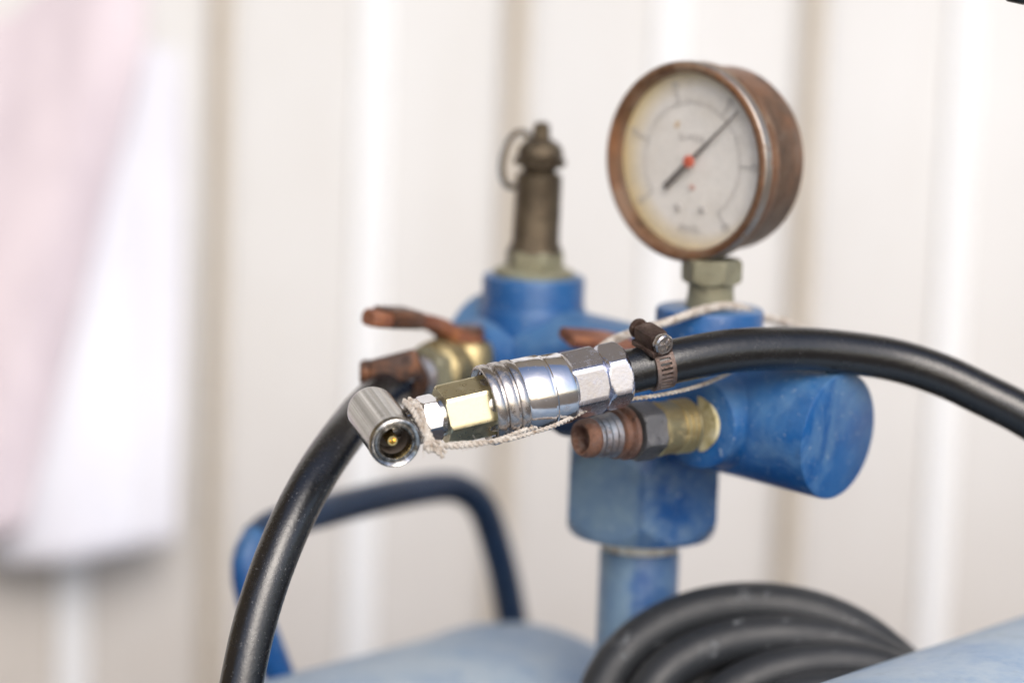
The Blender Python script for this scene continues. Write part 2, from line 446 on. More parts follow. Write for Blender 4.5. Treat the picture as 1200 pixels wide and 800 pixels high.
def light_shade_strip(xc, rising, mat, halfw):
    # strip painting light (white) and shade (tan) onto the rib flanks
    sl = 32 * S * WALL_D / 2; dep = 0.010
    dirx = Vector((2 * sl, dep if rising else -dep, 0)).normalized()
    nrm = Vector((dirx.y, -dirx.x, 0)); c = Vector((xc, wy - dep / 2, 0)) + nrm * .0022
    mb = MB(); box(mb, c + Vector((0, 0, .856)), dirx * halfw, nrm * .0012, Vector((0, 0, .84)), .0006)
    mb.build('light_shade_strip', mat, wt)
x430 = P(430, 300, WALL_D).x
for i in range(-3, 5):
    light_shade_strip(x430 + i * pitch, True, STRIP_LIT, .0082)
    light_shade_strip(x430 + (i + .5) * pitch, False, STRIP_SHADED, .0058)

# ---------------------------------------------------------------- compressor
comp = empty('air_compressor', (mpt(752).x, mpt(752).y, 0), 'weathered blue twin tank air compressor with gauge, safety valve and pipe manifold', 'air compressor')

TR = 0.088
def tank(Q, f_end, back_len, ends):
    nrm = ((Q - CAM).cross(BK)).normalized()
    if nrm.z < 0: nrm = -nrm
    c = Q - nrm * TR
    return c
def tank_mesh(c, s0, s1):
    mb = MB(); prof = []
    hd = TR * 0.42
    for k in range(13):
        a = R(90) * k / 12; prof.append((s0 - hd * math.cos(a) , max(TR * math.sin(a), 0.0008)))
    for s_ in (s0 + 0.006, s0 + 0.012, s1 - 0.012, s1 - 0.006): prof.append((s_, TR + (0.0009 if s_ in (s0 + 0.006, s1 - 0.006) else 0)))
    for k in range(13):
        a = R(90) * (12 - k) / 12; prof.append((s1 + hd * math.cos(a), max(TR * math.sin(a), 0.0008)))
    lathe(mb, prof, c, BK, 96)
    return mb
cA = tank(P(470, 755, 1.0), 0, 0, 0)
cB = tank(P(960, 800, 0.842), 0, 0, 0)
endA = (P(600, 712, 1.062) - cA).dot(BK) - 0.036
TA = tank_mesh(cA, endA - 0.62, endA).build('tank', BLUE_TANK, comp)
TB = tank_mesh(cB, -0.36, 0.32).build('tank', BLUE_TANK, comp)
for c, s_ in ((cA, endA - 0.1), (cA, endA - 0.52), (cB, 0.22), (cB, -0.26)):
    f = c + BK * s_; mb = MB()
    zt = f.z - TR * 0.8
    box(mb, Vector((f.x, f.y, zt / 2)), MAX * 0.02, BK * 0.02, Vector((0, 0, zt / 2)), 0.003)
    mb.build('foot', BLUE, comp)

# carrying handle on the far tank
hp = [P(*q) for q in ((608, 775, 1.068), (594, 690, 1.064), (580, 635, 1.058), (566, 595, 1.054), (545, 575, 1.048), (515, 570, 1.038), (450, 581, 1.012), (385, 597, .988), (325, 614, .965), (300, 632, .955), (289, 660, .951), (294, 700, .952), (314, 755, .955), (340, 825, .962))]
mb = MB(); tube(mb, spline(hp, 0.004), 0.0052, 20); HND = mb.build('handle', BLUE, comp)
mb = MB(); tube(mb, spline(hp[:10], 0.004), 0.0057, 20); mb.build('shaded_bar', BLUE_SHADED, HND)  # shade of the bar painted on as a darker sleeve over the handle

# riser pipe, tape, hex coupling
MC = mpt(752)
axz = Vector((0, 0, 1))
rp = P(752, 585, 0.925)
base_z = cA.z - 0.02
def zat(py): return P(752, py, 0.925).z
pc = Vector((MC.x, MC.y, 0)); pc.x = rp.x; pc.y = rp.y
mb = MB(); lathe(mb, [(base_z, .0131), (zat(648), .0131), (zat(645), .0128), (zat(645) + .0001, .0119), (zat(624), .0116)], pc, axz, 48); mb.build('riser_pipe', BLUE_SIDE_LIT, comp)
mb = MB(); lathe(mb, [(zat(644), .0122), (zat(642), .0129), (zat(638), .0126), (zat(634), .0129), (zat(630), .0125), (zat(622), .012)], pc, axz, 48); mb.build('thread_seal', TAPE, comp)
mb = MB()
hb, ht = zat(625), zat(512)
hexnut(mb, pc + axz * hb, axz, ht - hb, 0.0276, -fwd, rot=R(-1.0), ch=0.26, end_r=0.83, trunc=0.998)
mb.build('hex_coupling', BLUE_SIDE_LIT, comp, sharp=14)

# manifold body: turned bar with slightly rounded rims
ln = (MR - ML).length
mb = MB(); lathe(mb, [(-0.0, RM - .0012), (.0009, RM - .0003), (.002, RM), (ln * .33, RM), (ln * .66, RM), (ln - .0009, RM), (ln - .0003, RM - .0002), (ln, RM - .0007)], ML, MAX, 96)
MAN = mb.build('manifold', BLUE, comp, sharp=40)

def boss(px, axis, r, h, name='boss', off=0.0, mat=BLUE):
    c = mpt(px) + MAX * off
    mb = MB(); s1 = RM + h
    lathe(mb, [(RM * .35, r + .001), (RM * .80, r + .0012), (RM * .93, r + .0004), (RM, r), (s1 - .001, r), (s1 - .0003, r - .0003), (s1, r - .0009)], c, axis, 64)
    mb.build(name, mat, MAN, sharp=40)
    return c + axis * s1
top = Vector((0, 0, 1))
T_S = boss(622, top, 0.0170, 0.0090)
T_G = boss(827, top, 0.0170, 0.0110)
B_R = boss(876, BR, 0.0140, 0.0060)
B_M = boss(762, BR, 0.0140, 0.0060)
B_L = boss(607, BR, 0.0140, 0.0060)

# ---------------------------------------------------------------- safety valve
k = 0.000285
sv_ax = (top + RT * 0.018).normalized()
mb = MB(); lathe(mb, [(0.0, .0135), (.0015, .0136), (.003, .011)], T_S, sv_ax, 48)
SV = mb.build('safety_valve', PATINA, comp)
mb = MB(); hexnut(mb, T_S, sv_ax, 0.0055, 0.0098, BR, s0=0.003, ch=.1); mb.build('base_nut', PATINA, SV)
mb = MB()
lathe(mb, [(.0080, .0090), (.0095, .0087), (.011, .0078), (.0330, .0076), (.0337, .0071), (.0345, .0056), (.0365, .0056)], T_S, sv_ax, 40); mb.build('body', BRONZE, SV)
mb = MB()
lathe(mb, [(.0360, .0072), (.0368, .0086), (.0385, .0087), (.0393, .0074), (.0402, .0077), (.0425, .0071), (.0446, .0052), (.0454, .0030), (.0485, .0028), (.0500, .0026), (.0508, .0017)], T_S, sv_ax, 32); mb.build('cap', BRONZE, SV)
ring = []
rc = P(606, 187, .948)
for i in range(41):
    a = 2 * math.pi * i / 40
    ring.append(rc + (RT * math.cos(a) * 0.0049 + UP * math.sin(a) * 0.0092 + fwd * math.cos(a) * 0.0035 + RT * math.sin(a) * 0.0018))
mb = MB(); tube(mb, ring, 0.00105, 10); mb.build('pull_ring', BRONZE, SV)

# ---------------------------------------------------------------- pressure gauge
gk = 0.268e-3
stem_c = Vector((T_G.x, T_G.y, 0))
def gz(py): return P(830, py, .905).z
mb = MB()
lathe(mb, [(T_G.z, .0078), (gz(335), .0072), (gz(322), .0074)], stem_c, axz, 32)
hexnut(mb, stem_c + axz * gz(326), axz, gz(298) - gz(326), .0098, BR, ch=.12)
GA = mb.build('pressure_gauge', PATINA, comp)
gn = (BR * 1.0 + Vector((0, 0, -0.01))).normalized()   # dial normal, towards the viewer
GN_U = Vector((0, 0, 1)) - gn * gn.z; GN_U.normalize()
GN_R = GN_U.cross(gn).normalized()
if GN_R.x < 0: GN_R = -GN_R
face_c = P(802, 190, .889)
# keep the stem under the case
GR = 0.0312
mb = MB()
lathe(mb, [(.0050, GR - .0030), (.0055, GR - .0014), (.0085, GR - .0014), (.009, GR - .0020), (.0225, GR - .0020), (.0245, GR - .0030), (.0255, GR - .0055)], face_c, -gn, 96)
mb.build('case', RUST_CASE, GA)
mb = MB()
lathe(mb, [(.0042, GR - .0035), (.0010, GR - .0032), (-.0002, GR - .0027), (-.0009, GR - .0015), (-.0006, GR - .0005), (.0004, GR), (.0070, GR), (.0080, GR - .0004), (.0084, GR - .0011)], face_c, -gn, 96, cap0=False, cap1=False)
BZ = mb.build('bezel', RUST_BEZEL, GA)
mb = MB(); lathe(mb, [(-.0002, GR - .0004), (.0002, GR + .0001), (.0008, GR + .0003), (.0030, GR + .0003), (.0034, GR - .0002)], face_c, -gn, 96, cap0=False, cap1=False); mb.build('worn_rim', STEEL_RIM, BZ)
DR = GR - .0034
dial_c = face_c - gn * 0.0042
# dial material in the dial's own axes: generated coordinate x across the dial
td = DIAL_T
for nn in list(td.t.nodes):
    if nn.type == 'TEX_GRADIENT': td.t.nodes.remove(nn)
geo = td.n('ShaderNodeUVMap')
sx = td.n('ShaderNodeSeparateXYZ'); td.l(geo.outputs[0], sx.inputs[0])
edge = td.n('ShaderNodeVectorMath', operation='DISTANCE'); td.l(geo.outputs[0], edge.inputs[0]); edge.inputs[1].default_value = (0.56, 0.51, 0)
ef = td.ramp(edge.outputs['Value'], [(0.40, 0.0), (0.47, 0.45), (0.56, 1.0)])
dcol = td.mix(ef, (0.86, 0.84, 0.80), (0.72, 0.57, 0.25))
dcol = td.mix(td.ramp(td.noise(120, 5), [(0.5, 0.0), (0.8, 0.25)]), dcol, (0.5, 0.42, 0.3))
td.set(col=dcol, rough=0.45); DIAL = td.m
me = bpy.data.meshes.new('dial')
vv, ff = [tuple(dial_c - origin_of(GA))], []
N = 96
for i in range(N):
    a = 2 * math.pi * i / N
    vv.append(tuple(dial_c + (GN_R * math.cos(a) + GN_U * math.sin(a)) * DR - origin_of(GA)))
for i in range(N): ff.append((0, 1 + i, 1 + (i + 1) % N))
me.from_pydata(vv, [], ff); uvl = me.uv_layers.new(name='UVMap')
for lp in me.loops:
    i = lp.vertex_index
    if i == 0: uvl.data[lp.index].uv = (.5, .5)
    else:
        a = 2 * math.pi * (i - 1) / N; uvl.data[lp.index].uv = (.5 + .5 * math.cos(a), .5 + .5 * math.sin(a))
me.materials.append(DIAL)
od = bpy.data.objects.new('dial', me); COL.objects.link(od); od.parent = GA

def dial_pt(r, deg, h=0.0003): 
    a = R(deg); return dial_c + gn * h + (GN_R * math.cos(a) + GN_U * math.sin(a)) * r * DR
def dial_uv(u, v, h=0.0003): return dial_c + gn * h + (GN_R * u + GN_U * v) * DR
def dash(mb, u, v, ang, l, wd, h=0.0003):
    a = R(ang); c = dial_uv(u, v, h)
    X = (GN_R * math.cos(a) + GN_U * math.sin(a)) * l * DR / 2; Y = (-GN_R * math.sin(a) + GN_U * math.cos(a)) * wd * DR / 2
    mb.add([c - X - Y, c + X - Y, c + X + Y, c - X + Y], [(0, 1, 2, 3)])
mb = MB()
N = 110
for rr, wd in ((.655, .010),):
    vs_, fs = [], []
    for i in range(N + 1):
        a = 216 - 270 * i / N
        vs_ += [dial_pt(rr, a), dial_pt(rr + wd, a)]
    for i in range(N): fs.append((2 * i, 2 * i + 1, 2 * i + 3, 2 * i + 2))
    mb.add(vs_, fs)
for j in range(51):
    a = 216 - 5.4 * j
    if j % 10: 
        r0, l, wd = .665, (.05 if j % 5 else .075), .007
        dash(mb, (r0 + l / 2) * math.cos(R(a)), (r0 + l / 2) * math.sin(R(a)), a, l, wd, .0004)
mb.build('scale_arc', INK2, GA, smooth=False)
mb = MB()
for j in range(6):
    a = 216 - 54 * j
    dash(mb, .74 * math.cos(R(a)), .74 * math.sin(R(a)), a, .16, .022, .0005)
    # scale numeral block, unreadable at this size: short strokes
    for q in (-.028, .028): dash(mb, .865 * math.cos(R(a)) + q, .865 * math.sin(R(a)), 82, .085, .02, .0005)
    dash(mb, .865 * math.cos(R(a)), .865 * math.sin(R(a)) + .03, 0, .05, .016, .0006)
# small printed words: rows of letter strokes
for (u0, v0, n_, w_) in ((-.17, .27, 7, .052), (-.13, -.76, 6, .05)):
    for i in range(n_):
        h_ = random.uniform(.06, .09)
        dash(mb, u0 + i * w_, v0, 90, h_, .016, .0005); dash(mb, u0 + i * w_ + .015, v0 + random.choice((-.025, .0, .025)), 0, .03, .014, .0006)
mb.build('printed_scale', INK2, GA, smooth=False)
for (u, v) in ((-.17, -.53), (.17, -.53)):
    mb = MB(); lathe(mb, [(0, .042 * DR), (.0005, .042 * DR), (.0008, .03 * DR)], dial_uv(u, v, 0.0002), gn, 20); mb.build('dial_screw', INK2, GA)
mb = MB(); dash(mb, .02, -.29, 0, .075, .05, .0005); mb.build('red_mark', PALE_RED, GA, smooth=False)
mb = MB(); dash(mb, -.22, .40, 60, .075, .05, .0005); mb.build('ochre_mark', OCHRE, GA, smooth=False)
mb = MB()
na = R(43.5); nd = GN_R * math.cos(na) + GN_U * math.sin(na); ns = -GN_R * math.sin(na) + GN_U * math.cos(na)
nc = dial_c + gn * .0016
box(mb, nc - nd * .28 * DR, nd * .19 * DR, ns * .034 * DR, gn * .0002)
box(mb, nc - nd * .03 * DR, nd * .10 * DR, ns * .018 * DR, gn * .0002)
mb.add([nc + nd * .06 * DR + ns * .024 * DR, nc + nd * .06 * DR - ns * .024 * DR, nc + nd * .89 * DR - ns * .008 * DR, nc + nd * .89 * DR + ns * .008 * DR], [(0, 1, 2, 3)])
mb.build('needle', INK, GA, smooth=False)
mb = MB(); lathe(mb, [(0, .070 * DR), (.0008, .070 * DR), (.0012, .05 * DR)], nc, gn, 24); mb.build('needle_hub', RED, GA)

mb = MB(); lathe(mb, [(-.0002, DR * 1.01), (-.0012, DR * 1.01)], face_c - gn * .0006, gn, 64); mb.build('glass', GLASS, GA)

# ---------------------------------------------------------------- branch fittings
def thr(s0, s1, r, pitch_, amp):
    prof = []; n = int((s1 - s0) / pitch_ * 4)
    for i in range(n + 1):
        s_ = s0 + (s1 - s0) * i / n; prof.append((s_, r + amp * (0.5 - 0.5 * math.cos(2 * math.pi * i / 4 * 1.0)) * (1 if i % 4 else 0)))
    return prof
# right outlet: seal tape, brass socket, iron hex, rusty threaded tail with open bore
end = P(680, 514, .846)
OD = (end - B_R); OLn = OD.length; OD.normalize()
def seg(s_): return B_R + OD * s_
q = OLn / 62.0        # profile below is laid out for 62 mm
mb = MB(); lathe(mb, [(-.006, .0080), (.001 * q, .0081), (.0025 * q, .0086), (.004 * q, .0079), (.0055 * q, .0084), (.007 * q, .0079), (.009 * q, .0077)], B_R, OD, 40)
OUT = mb.build('outlet_fitting', TAPE_Y, comp)
def prof_q(pr): return [(s_ * q * .001, r * .00087) for s_, r in pr]
q = OLn / 0.062
mb = MB(); lathe(mb, prof_q([(5.5, 8.4), (6.3, 9.6), (8, 9.7), (8.6, 8.9), (9.4, 9.6), (10.6, 9.6), (11.2, 8.8), (12.0, 9.6), (13.2, 9.6), (13.8, 8.9), (15, 9.3), (21.5, 9.3), (22.5, 9.7), (24.5, 9.7), (25.2, 8.8)]), B_R, OD, 48); mb.build('brass_socket', BRASS, OUT)
mb = MB(); hexnut(mb, B_R, OD, .0115 * q, .0092, Vector((0, 0, 1)), rot=R(12), s0=.0245 * q, ch=.12); mb.build('hex_nut', IRON, OUT, sharp=24)
mb = MB(); lathe(mb, prof_q([(37.5, 8.0), (38.5, 9.3), (40.3, 9.3), (41.2, 7.6), (42.0, 7.4), (43.0, 8.6), (45.0, 8.6), (45.8, 7.3)]), B_R, OD, 40); mb.build('rusty_collar', RUST_T, OUT)
mb = MB(); lathe(mb, prof_q([(45.5, 6.8), (46.3, 7.9), (48.2, 7.2), (48.5, 6.3), (49.2, 7.6), (51.2, 7.0), (51.5, 6.2), (52.2, 7.4), (54.0, 6.9), (54.3, 6.0), (55, 7.0), (56, 6.2)]), B_R, OD, 40, cap1=False); mb.build('threaded_tail', GALV, OUT)
mb = MB(); lathe(mb, prof_q([(55.5, 6.2), (57, 6.9), (60, 6.7), (61.4, 6.2), (62, 5.5), (61.8, 4.7), (60.5, 4.3), (44, 4.2)]), B_R, OD, 40); mb.build('tail_mouth', RUST_T, OUT)

# left ball valve with rusty lever
LE = P(470, 447, .902)
LD = (LE - B_L); LL = LD.length; LD.normalize()
mb = MB(); lathe(mb, [(-.002, .0085), (.004, .0085), (.005, .0098), (.010, .0104), (LL * .36, .0112), (LL * .52, .0104), (LL * .56, .0085)], B_L, LD, 40)
VL = mb.build('ball_valve', BRASS, comp)
mb = MB(); hexnut(mb, B_L, LD, LL * .2, .0098, Vector((0, 0, 1)), s0=LL * .52, rot=R(10)); mb.build('hex_end', PATINA, VL)
mb = MB(); lathe(mb, [(LL * .70, .0072), (LL * .74, .0072), (LL * .78, .0060), (LL * .98, .0055)], B_L, LD, 32); mb.build('hose_tail', GALV, VL)
vb = P(549, 428, .926)
def along(py): return P(549, py, .926)
mb = MB(); lathe(mb, [(0, .0085), ((along(408) - vb).length, .0080), ((along(402) - vb).length, .0070)], vb, axz, 32)
hexnut(mb, along(409), axz, (along(399) - along(409)).length, .0078, BR, ch=.1); mb.build('valve_bonnet', BRASS, VL)
mb = MB(); lathe(mb, [(0, .0040), (.0035, .0040)], along(402), axz, 24); mb.build('packing_washer', TAPE, VL)
mb = MB(); hexnut(mb, along(398), axz, (along(382) - along(398)).length, .0052, BR, ch=.2); mb.build('lever_nut', RUST_DARK, VL)
lp = spline([P(566, 399, .925), P(549, 398, .926), P(530, 393, .922), P(512, 381, .917), P(492, 375, .911), P(465, 373.5, .902), P(431, 372.5, .893)], .002)
mb = MB(); strip(mb, lp, lambda f: (BR.cross(axz) * 1.0 + axz * 0.12 * f), lambda f: .0100 * (1 if f < .93 else (1 - ((f - .93) / .07) ** 2 * .45)), .0048); mb.build('lever', RUST, VL, sharp=25)
mb = MB(); lp2 = [lp[int(len(lp) * f)] for f in (.60, .66, .72, .78, .84)]
strip(mb, [p_ + axz * 0.0004 for p_ in lp2], lambda f: BR.cross(axz) + axz * .1, .0112, .0058); mb.build('lever_sleeve', RUST_DARK, VL)

# middle ball valve: hidden behind the coupler but for its orange lever
ME_ = B_M + BR * 0.05
mb = MB(); lathe(mb, [(-.002, .0085), (.004, .0085), (.005, .0098), (.012, .0106), (.017, .0098), (.018, .0085), (.020, .008)], B_M, BR, 40)
VM = mb.build('ball_valve', BLUE_SHADED, comp)
vm = B_M + BR * .014
mb = MB(); lathe(mb, [(0, .0085), (.012, .0080), (.0125, .0045), (.013, .0045)], vm, axz, 32); mb.build('valve_bonnet', BRASS, VM)
lp = spline([P(762, 412, .905), P(735, 404, .905), P(705, 398, .903), P(664, 395, .897)], .002)
mb = MB(); strip(mb, lp, lambda f: BR.cross(axz) + axz * .25, .0105, .0034); mb.build('lever', RUST, VM, sharp=25)
mb = MB(); hexnut(mb, vm + axz * .0128, axz, .003, .0052, BR, ch=.2); mb.build('lever_nut', RUST_DARK, VM)
# small blue fitting on the near tank at the right edge
mb = MB(); fb = P(1212, 845, .90)
lathe(mb, [(0, .0058), ((P(1212, 775, .90) - fb).length, .0058), ((P(1212, 768, .90) - fb).length, .0050)], fb, axz, 24); mb.build('tank_plug', BLUE, comp)

# ---------------------------------------------------------------- air hose with coupler and tyre chuck
A0 = P(480, 496, .8185); A1 = P(765, 429, .8415)
AX = (A1 - A0); AL = AX.length; AX.normalize()
KP = AL / 285.0                                   # metres of axis per picture column
KR = 0.0003 * 0.829                               # metres per pixel across
def apt(px): return A0 + AX * ((px - 480) * KP)
fa, fu, fv = basis(AX, UP)
toc = -(fwd - AX * fwd.dot(AX)).normalized()      # perpendicular to the axis, towards the camera
hose1 = empty('air_hose', A0, 'black rubber hose with chrome quick coupler and open tyre chuck tied on by string', 'air hose')
hpts = [apt(722), apt(765)] + [P(*z) for z in ((800, 421, .8445), (850, 412, .850), (900, 408.5, .856), (960, 409.5, .863), (1040, 420, .870), (1100, 438, .872), (1150, 461, .872), (1205, 489, .870), (1270, 534, .866), (1340, 600, .86), (1400, 690, .86), (1440, 800, .86))]
mb = MB(); tube(mb, spline(hpts, .0025), .0066, 40); mb.build('hose', RUBBER, hose1)

def pl(pr): return [((x - 480) * KP, r * KR) for x, r in pr]
# hex nut + sleeve of the coupler
mb = MB(); lathe(mb, pl([(603, 40), (604, 44.5), (606, 45.5), (632, 45.5), (634, 44.8), (635, 42.6), (637, 42.4), (638, 43.2), (657, 42.5), (664, 38.5), (667, 33), (668, 26)]), A0, AX, 96)
QC = mb.build('quick_coupler', CHROME_CLEAN, hose1)
mb = MB(); lathe(mb, pl([(590, 33), (572, 39.5), (567, 42.5), (565.5, 44.5), (566, 46.8), (568, 47.8), (574, 47.8), (576, 46.6), (577, 44.6), (579, 44.6), (580, 46.8), (582, 47.6), (589, 47.6), (590.5, 46.8), (591.5, 44.4), (593.5, 44.4), (594.5, 46.6), (596, 47.3), (602, 47.0), (604, 45.6), (605, 42)]), A0, AX, 96, cap0=False, cap1=False)
mb.build('release_collar', GRIMY, QC)
mb = MB(); lathe(mb, pl([(556, 24), (560, 31), (566, 32.5), (575, 33.5), (582, 36)]), A0, AX, 64); mb.build('inner_sleeve', SATIN, QC)
for i in range(8):
    a = 2 * math.pi * (i + .3) / 8
    c = apt(573) + (fu * math.cos(a) + fv * math.sin(a)) * 37 * KR
    mb = MB(); lathe(mb, [(-.0011 * math.cos(R(b)), max(.0011 * math.sin(R(b)), 1e-5)) for b in range(0, 181, 20)], c, AX, 12, cap0=False, cap1=False); mb.build('lock_ball', CHROME_CLEAN, QC)
def hx(px0, px1, rpx, phi, mat, name, par, **kw):
    mb = MB(); hexnut(mb, A0, AX, (px1 - px0) * KP, rpx * KR, toc, rot=R(30 + phi), s0=(px0 - 480) * KP, **kw)
    return mb.build(name, mat, par, sharp=22)
# in basis(AX, toc): theta=0 is toc, so a face centred on toc needs corner at 30 deg
hx(659, 699.5, 41.5, 7.5, CHROME, 'hex_nut', QC, ch=.10, end_r=.90)
hx(700.5, 730, 40.5, 6.5, CHROME, 'hex_nut', QC, ch=.16, end_r=.84)
mb = MB(); lathe(mb, pl([(695, 33), (705, 33)]), A0, AX, 48); mb.build('hex_neck', SATIN, QC)
# plug between coupler and chuck
PLUG = hx(516, 574, 36.5, 1.5, ZINC, 'plug_adapter', hose1, ch=.07, end_r=.93)
mb = MB(); lathe(mb, pl([(508, 19), (510, 23), (516.5, 24), (519, 27)]), A0, AX, 48); mb.build('plug_neck', SATIN, PLUG)
hx(493, 511, 29, -7, CHROME_CLEAN, 'lock_nut', PLUG, ch=.10, end_r=.9)
# tyre chuck
CF = P(464, 519.5, .8065); CB = P(433.5, 478, .8335)
CA = (CB - CF); CL = CA.length; CA.normalize()
r0 = 31.2 * .0003 * .8065
mb = MB()
prof = [(.0030, r0 * .55), (.0012, r0 * .60), (.0004, r0 * .64), (.0010, r0 * .70), (.0011, r0 * .76), (.0003, r0 * .84), (-.0001, r0 * .91), (.0001, r0 * .955), (.0006, r0 * .985), (.0014, r0 * 1.0), (.0016, r0 * 1.005), (.0030, r0 * 1.005), (.0033, r0 * .985), (.0040, r0 * .985), (CL - .0035, r0 * .985), (CL - .0022, r0 * .97), (CL - .0008, r0 * .92), (CL, r0 * .84)]
lathe(mb, prof, CF, CA, 96, cap0=False)
tc = MT('chuck_steel_reflections')  # reflection streaks painted round the barrel as colour bands
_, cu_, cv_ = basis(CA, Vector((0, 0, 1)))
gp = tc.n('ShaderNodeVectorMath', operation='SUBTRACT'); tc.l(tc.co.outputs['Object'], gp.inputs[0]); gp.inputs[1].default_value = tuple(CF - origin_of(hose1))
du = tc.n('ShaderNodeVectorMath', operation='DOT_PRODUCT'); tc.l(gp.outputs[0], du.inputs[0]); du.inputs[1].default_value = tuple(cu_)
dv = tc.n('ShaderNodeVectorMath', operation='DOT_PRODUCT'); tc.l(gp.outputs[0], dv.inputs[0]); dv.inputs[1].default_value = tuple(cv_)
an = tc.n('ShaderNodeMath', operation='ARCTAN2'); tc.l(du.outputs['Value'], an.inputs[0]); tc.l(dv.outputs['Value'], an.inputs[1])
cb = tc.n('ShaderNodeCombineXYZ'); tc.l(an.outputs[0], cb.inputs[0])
reflection_band = tc.noise(2.6, 4, 0.6, vec=cb.outputs[0])
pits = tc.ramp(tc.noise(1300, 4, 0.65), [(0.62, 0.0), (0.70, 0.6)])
tc.set(col=tc.mix(pits, tc.ramp(reflection_band, [(0.36, (0.24, 0.235, 0.22)), (0.52, (0.46, 0.45, 0.43)), (0.64, (0.70, 0.69, 0.67))]), (0.16, 0.12, 0.09)), metal=1.0, rough=tc.ramp(tc.noise(300, 5, 0.7), [(0.3, 0.14), (0.7, 0.27)]))
tc.bump(tc.noise(900, 4), 0.10, 0.0003)
CH = mb.build('tyre_chuck', tc.m, hose1)
mb = MB(); lathe(mb, [(.0006, r0 * .635), (.0016, r0 * .60), (.0030, r0 * .56), (.0085, r0 * .52), (.0090, r0 * .20)], CF, CA, 48, cap0=False); mb.build('rubber_seal', SEAL, CH)
mb = MB(); lathe(mb, [(.0034, r0 * .05), (.0030, r0 * .09), (.0022, r0 * .13), (.0022, r0 * .19), (.0028, r0 * .225), (.0095, r0 * .225)], CF - RT * .0004, CA, 28); mb.build('pin', BRASS_PIN, CH)
mb = MB(); lathe(mb, [(-.0062, .0034), (.004, .0034), (.0062, .0040), (.008, .0040)], A0, AX, 32); mb.build('stem', SATIN, CH)

# worm clamp
def worm_clamp(c, axis, r, par, face, width=.0058, mat=RUST_DARK, s_dir=1):
    a, u, v = basis(axis, face)                     # u = where the slots show (towards viewer)
    mb = MB(); n = 240; rows = [(-.5, 0), (-.30, 0), (-.28, 1), (.28, 1), (.30, 0), (.5, 0)]
    vs_, fs = [], []
    for s_, sl in rows:
        for k_ in range(n):
            t_ = 2 * math.pi * k_ / n
            dr = -.0013 if (sl and (k_ % 8) in (0, 1, 2)) else 0
            vs_.append(c + a * s_ * width + (u * math.cos(t_) + v * math.sin(t_)) * (r + .0008 + dr))
    m = len(rows)
    for s_ in (.5, -.5):
        for k_ in range(n):
            t_ = 2 * math.pi * k_ / n
            vs_.append(c + a * s_ * width + (u * math.cos(t_) + v * math.sin(t_)) * (r - .0002))
    m += 2
    for i in range(m):
        i2 = (i + 1) % m
        for k_ in range(n):
            k2 = (k_ + 1) % n; fs.append((i * n + k_, i * n + k2, i2 * n + k2, i2 * n + k_))
    mb.add(vs_, fs)
    return mb
hc = apt(771)
hdir = (AX * 1.0 + UP * 0.04).normalized()
CLM = worm_clamp(hc, AX, .0066, hose1, toc, .0060).build('hose_clamp', BAND, hose1, sharp=25)
# housing sits on top of the hose; worm axis tangent, its head turned to the viewer
sd = (toc * 0.80 - UP * 0.42 + RT * 0.30).normalized()       # from the tail to the head of the screw
hx_c = P(766, 396, .8365)
ha, hu, hv = basis(sd, AX)
mb = MB(); box(mb, hx_c - sd * .0014, sd * .0046, hu * .0032, hv * .0026, .0010); mb.build('screw_housing', CLAMP_RUST, CLM, sharp=40)
mb = MB(); box(mb, hx_c - sd * .0074, sd * .0016, hu * .0024, hv * .0018, .0007)
lathe(mb, [(0, .0029), (.0012, .0031), (.0020, .0028), (.0026, .0020)], hx_c - sd * .0068, -sd, 24); mb.build('screw_tail', CLAMP_RUST, CLM)
mb = MB(); lathe(mb, [(.0034, .0028), (.0040, .0031), (.0054, .0031), (.0060, .0027), (.0060, .0021), (.0052, .0019), (.0052, .0002)], hx_c, sd, 32)
SCR = mb.build('screw', GRIMY, CLM)
mb = MB(); box(mb, hx_c + sd * .0054, sd * .0006, hu * .0021, hv * .0004); box(mb, hx_c + sd * .0054, sd * .00057, hv * .0021, hu * .0004)
lathe(mb, [(.0048, .0009), (.0061, .0007)], hx_c, sd, 12); mb.build('screw_cross', GRIMY, CLM)
mb = MB(); box(mb, hx_c - hv * .0029 - sd * .001, sd * .0056, hu * .0036, hv * .0010, .0004); mb.build('housing_saddle', CLAMP_RUST, CLM)

# ---------------------------------------------------------------- second hose from the left valve
h2 = [P(*z) for z in ((492, 444, .912), (470, 448, .903), (446, 462, .892), (420, 488, .878), (394, 521, .862), (367, 562, .849), (341, 612, .840), (318, 668, .834), (300, 724, .830), (287, 780, .827), (278, 835, .825), (276, 900, .824))]
hose2 = empty('air_hose', h2[-1], 'scuffed black rubber hose curving down at the left from the valve with rusty lever', 'air hose')
mb = MB(); tube(mb, spline(h2, .0025), .0064, 40); mb.build('hose', RUBBER_WORN, hose2)
cc = P(472, 446, .904); cdir = (h2[0] - h2[2]).normalized()
CL2 = worm_clamp(cc, cdir, .0066, hose2, -fwd, .0075).build('hose_clamp', RUST_DARK, hose2, sharp=25)
mb = MB(); hh = P(463, 432, .897)
box(mb, hh, (RT * .0080 + UP * .0020), (UP * .0046 - RT * .0010), fwd * .0055, .0020)
lathe(mb, [(0, .0042), (.004, .0042), (.0052, .0034)], hh - RT * .0058 - UP * .0012, -RT, 20); mb.build('screw_housing', RUST_DARK, CL2)
mb = MB(); box(mb, P(478, 434, .897), RT * .0022, UP * .0036, fwd * .004, .0009); mb.build('screw', GRIMY, CL2)

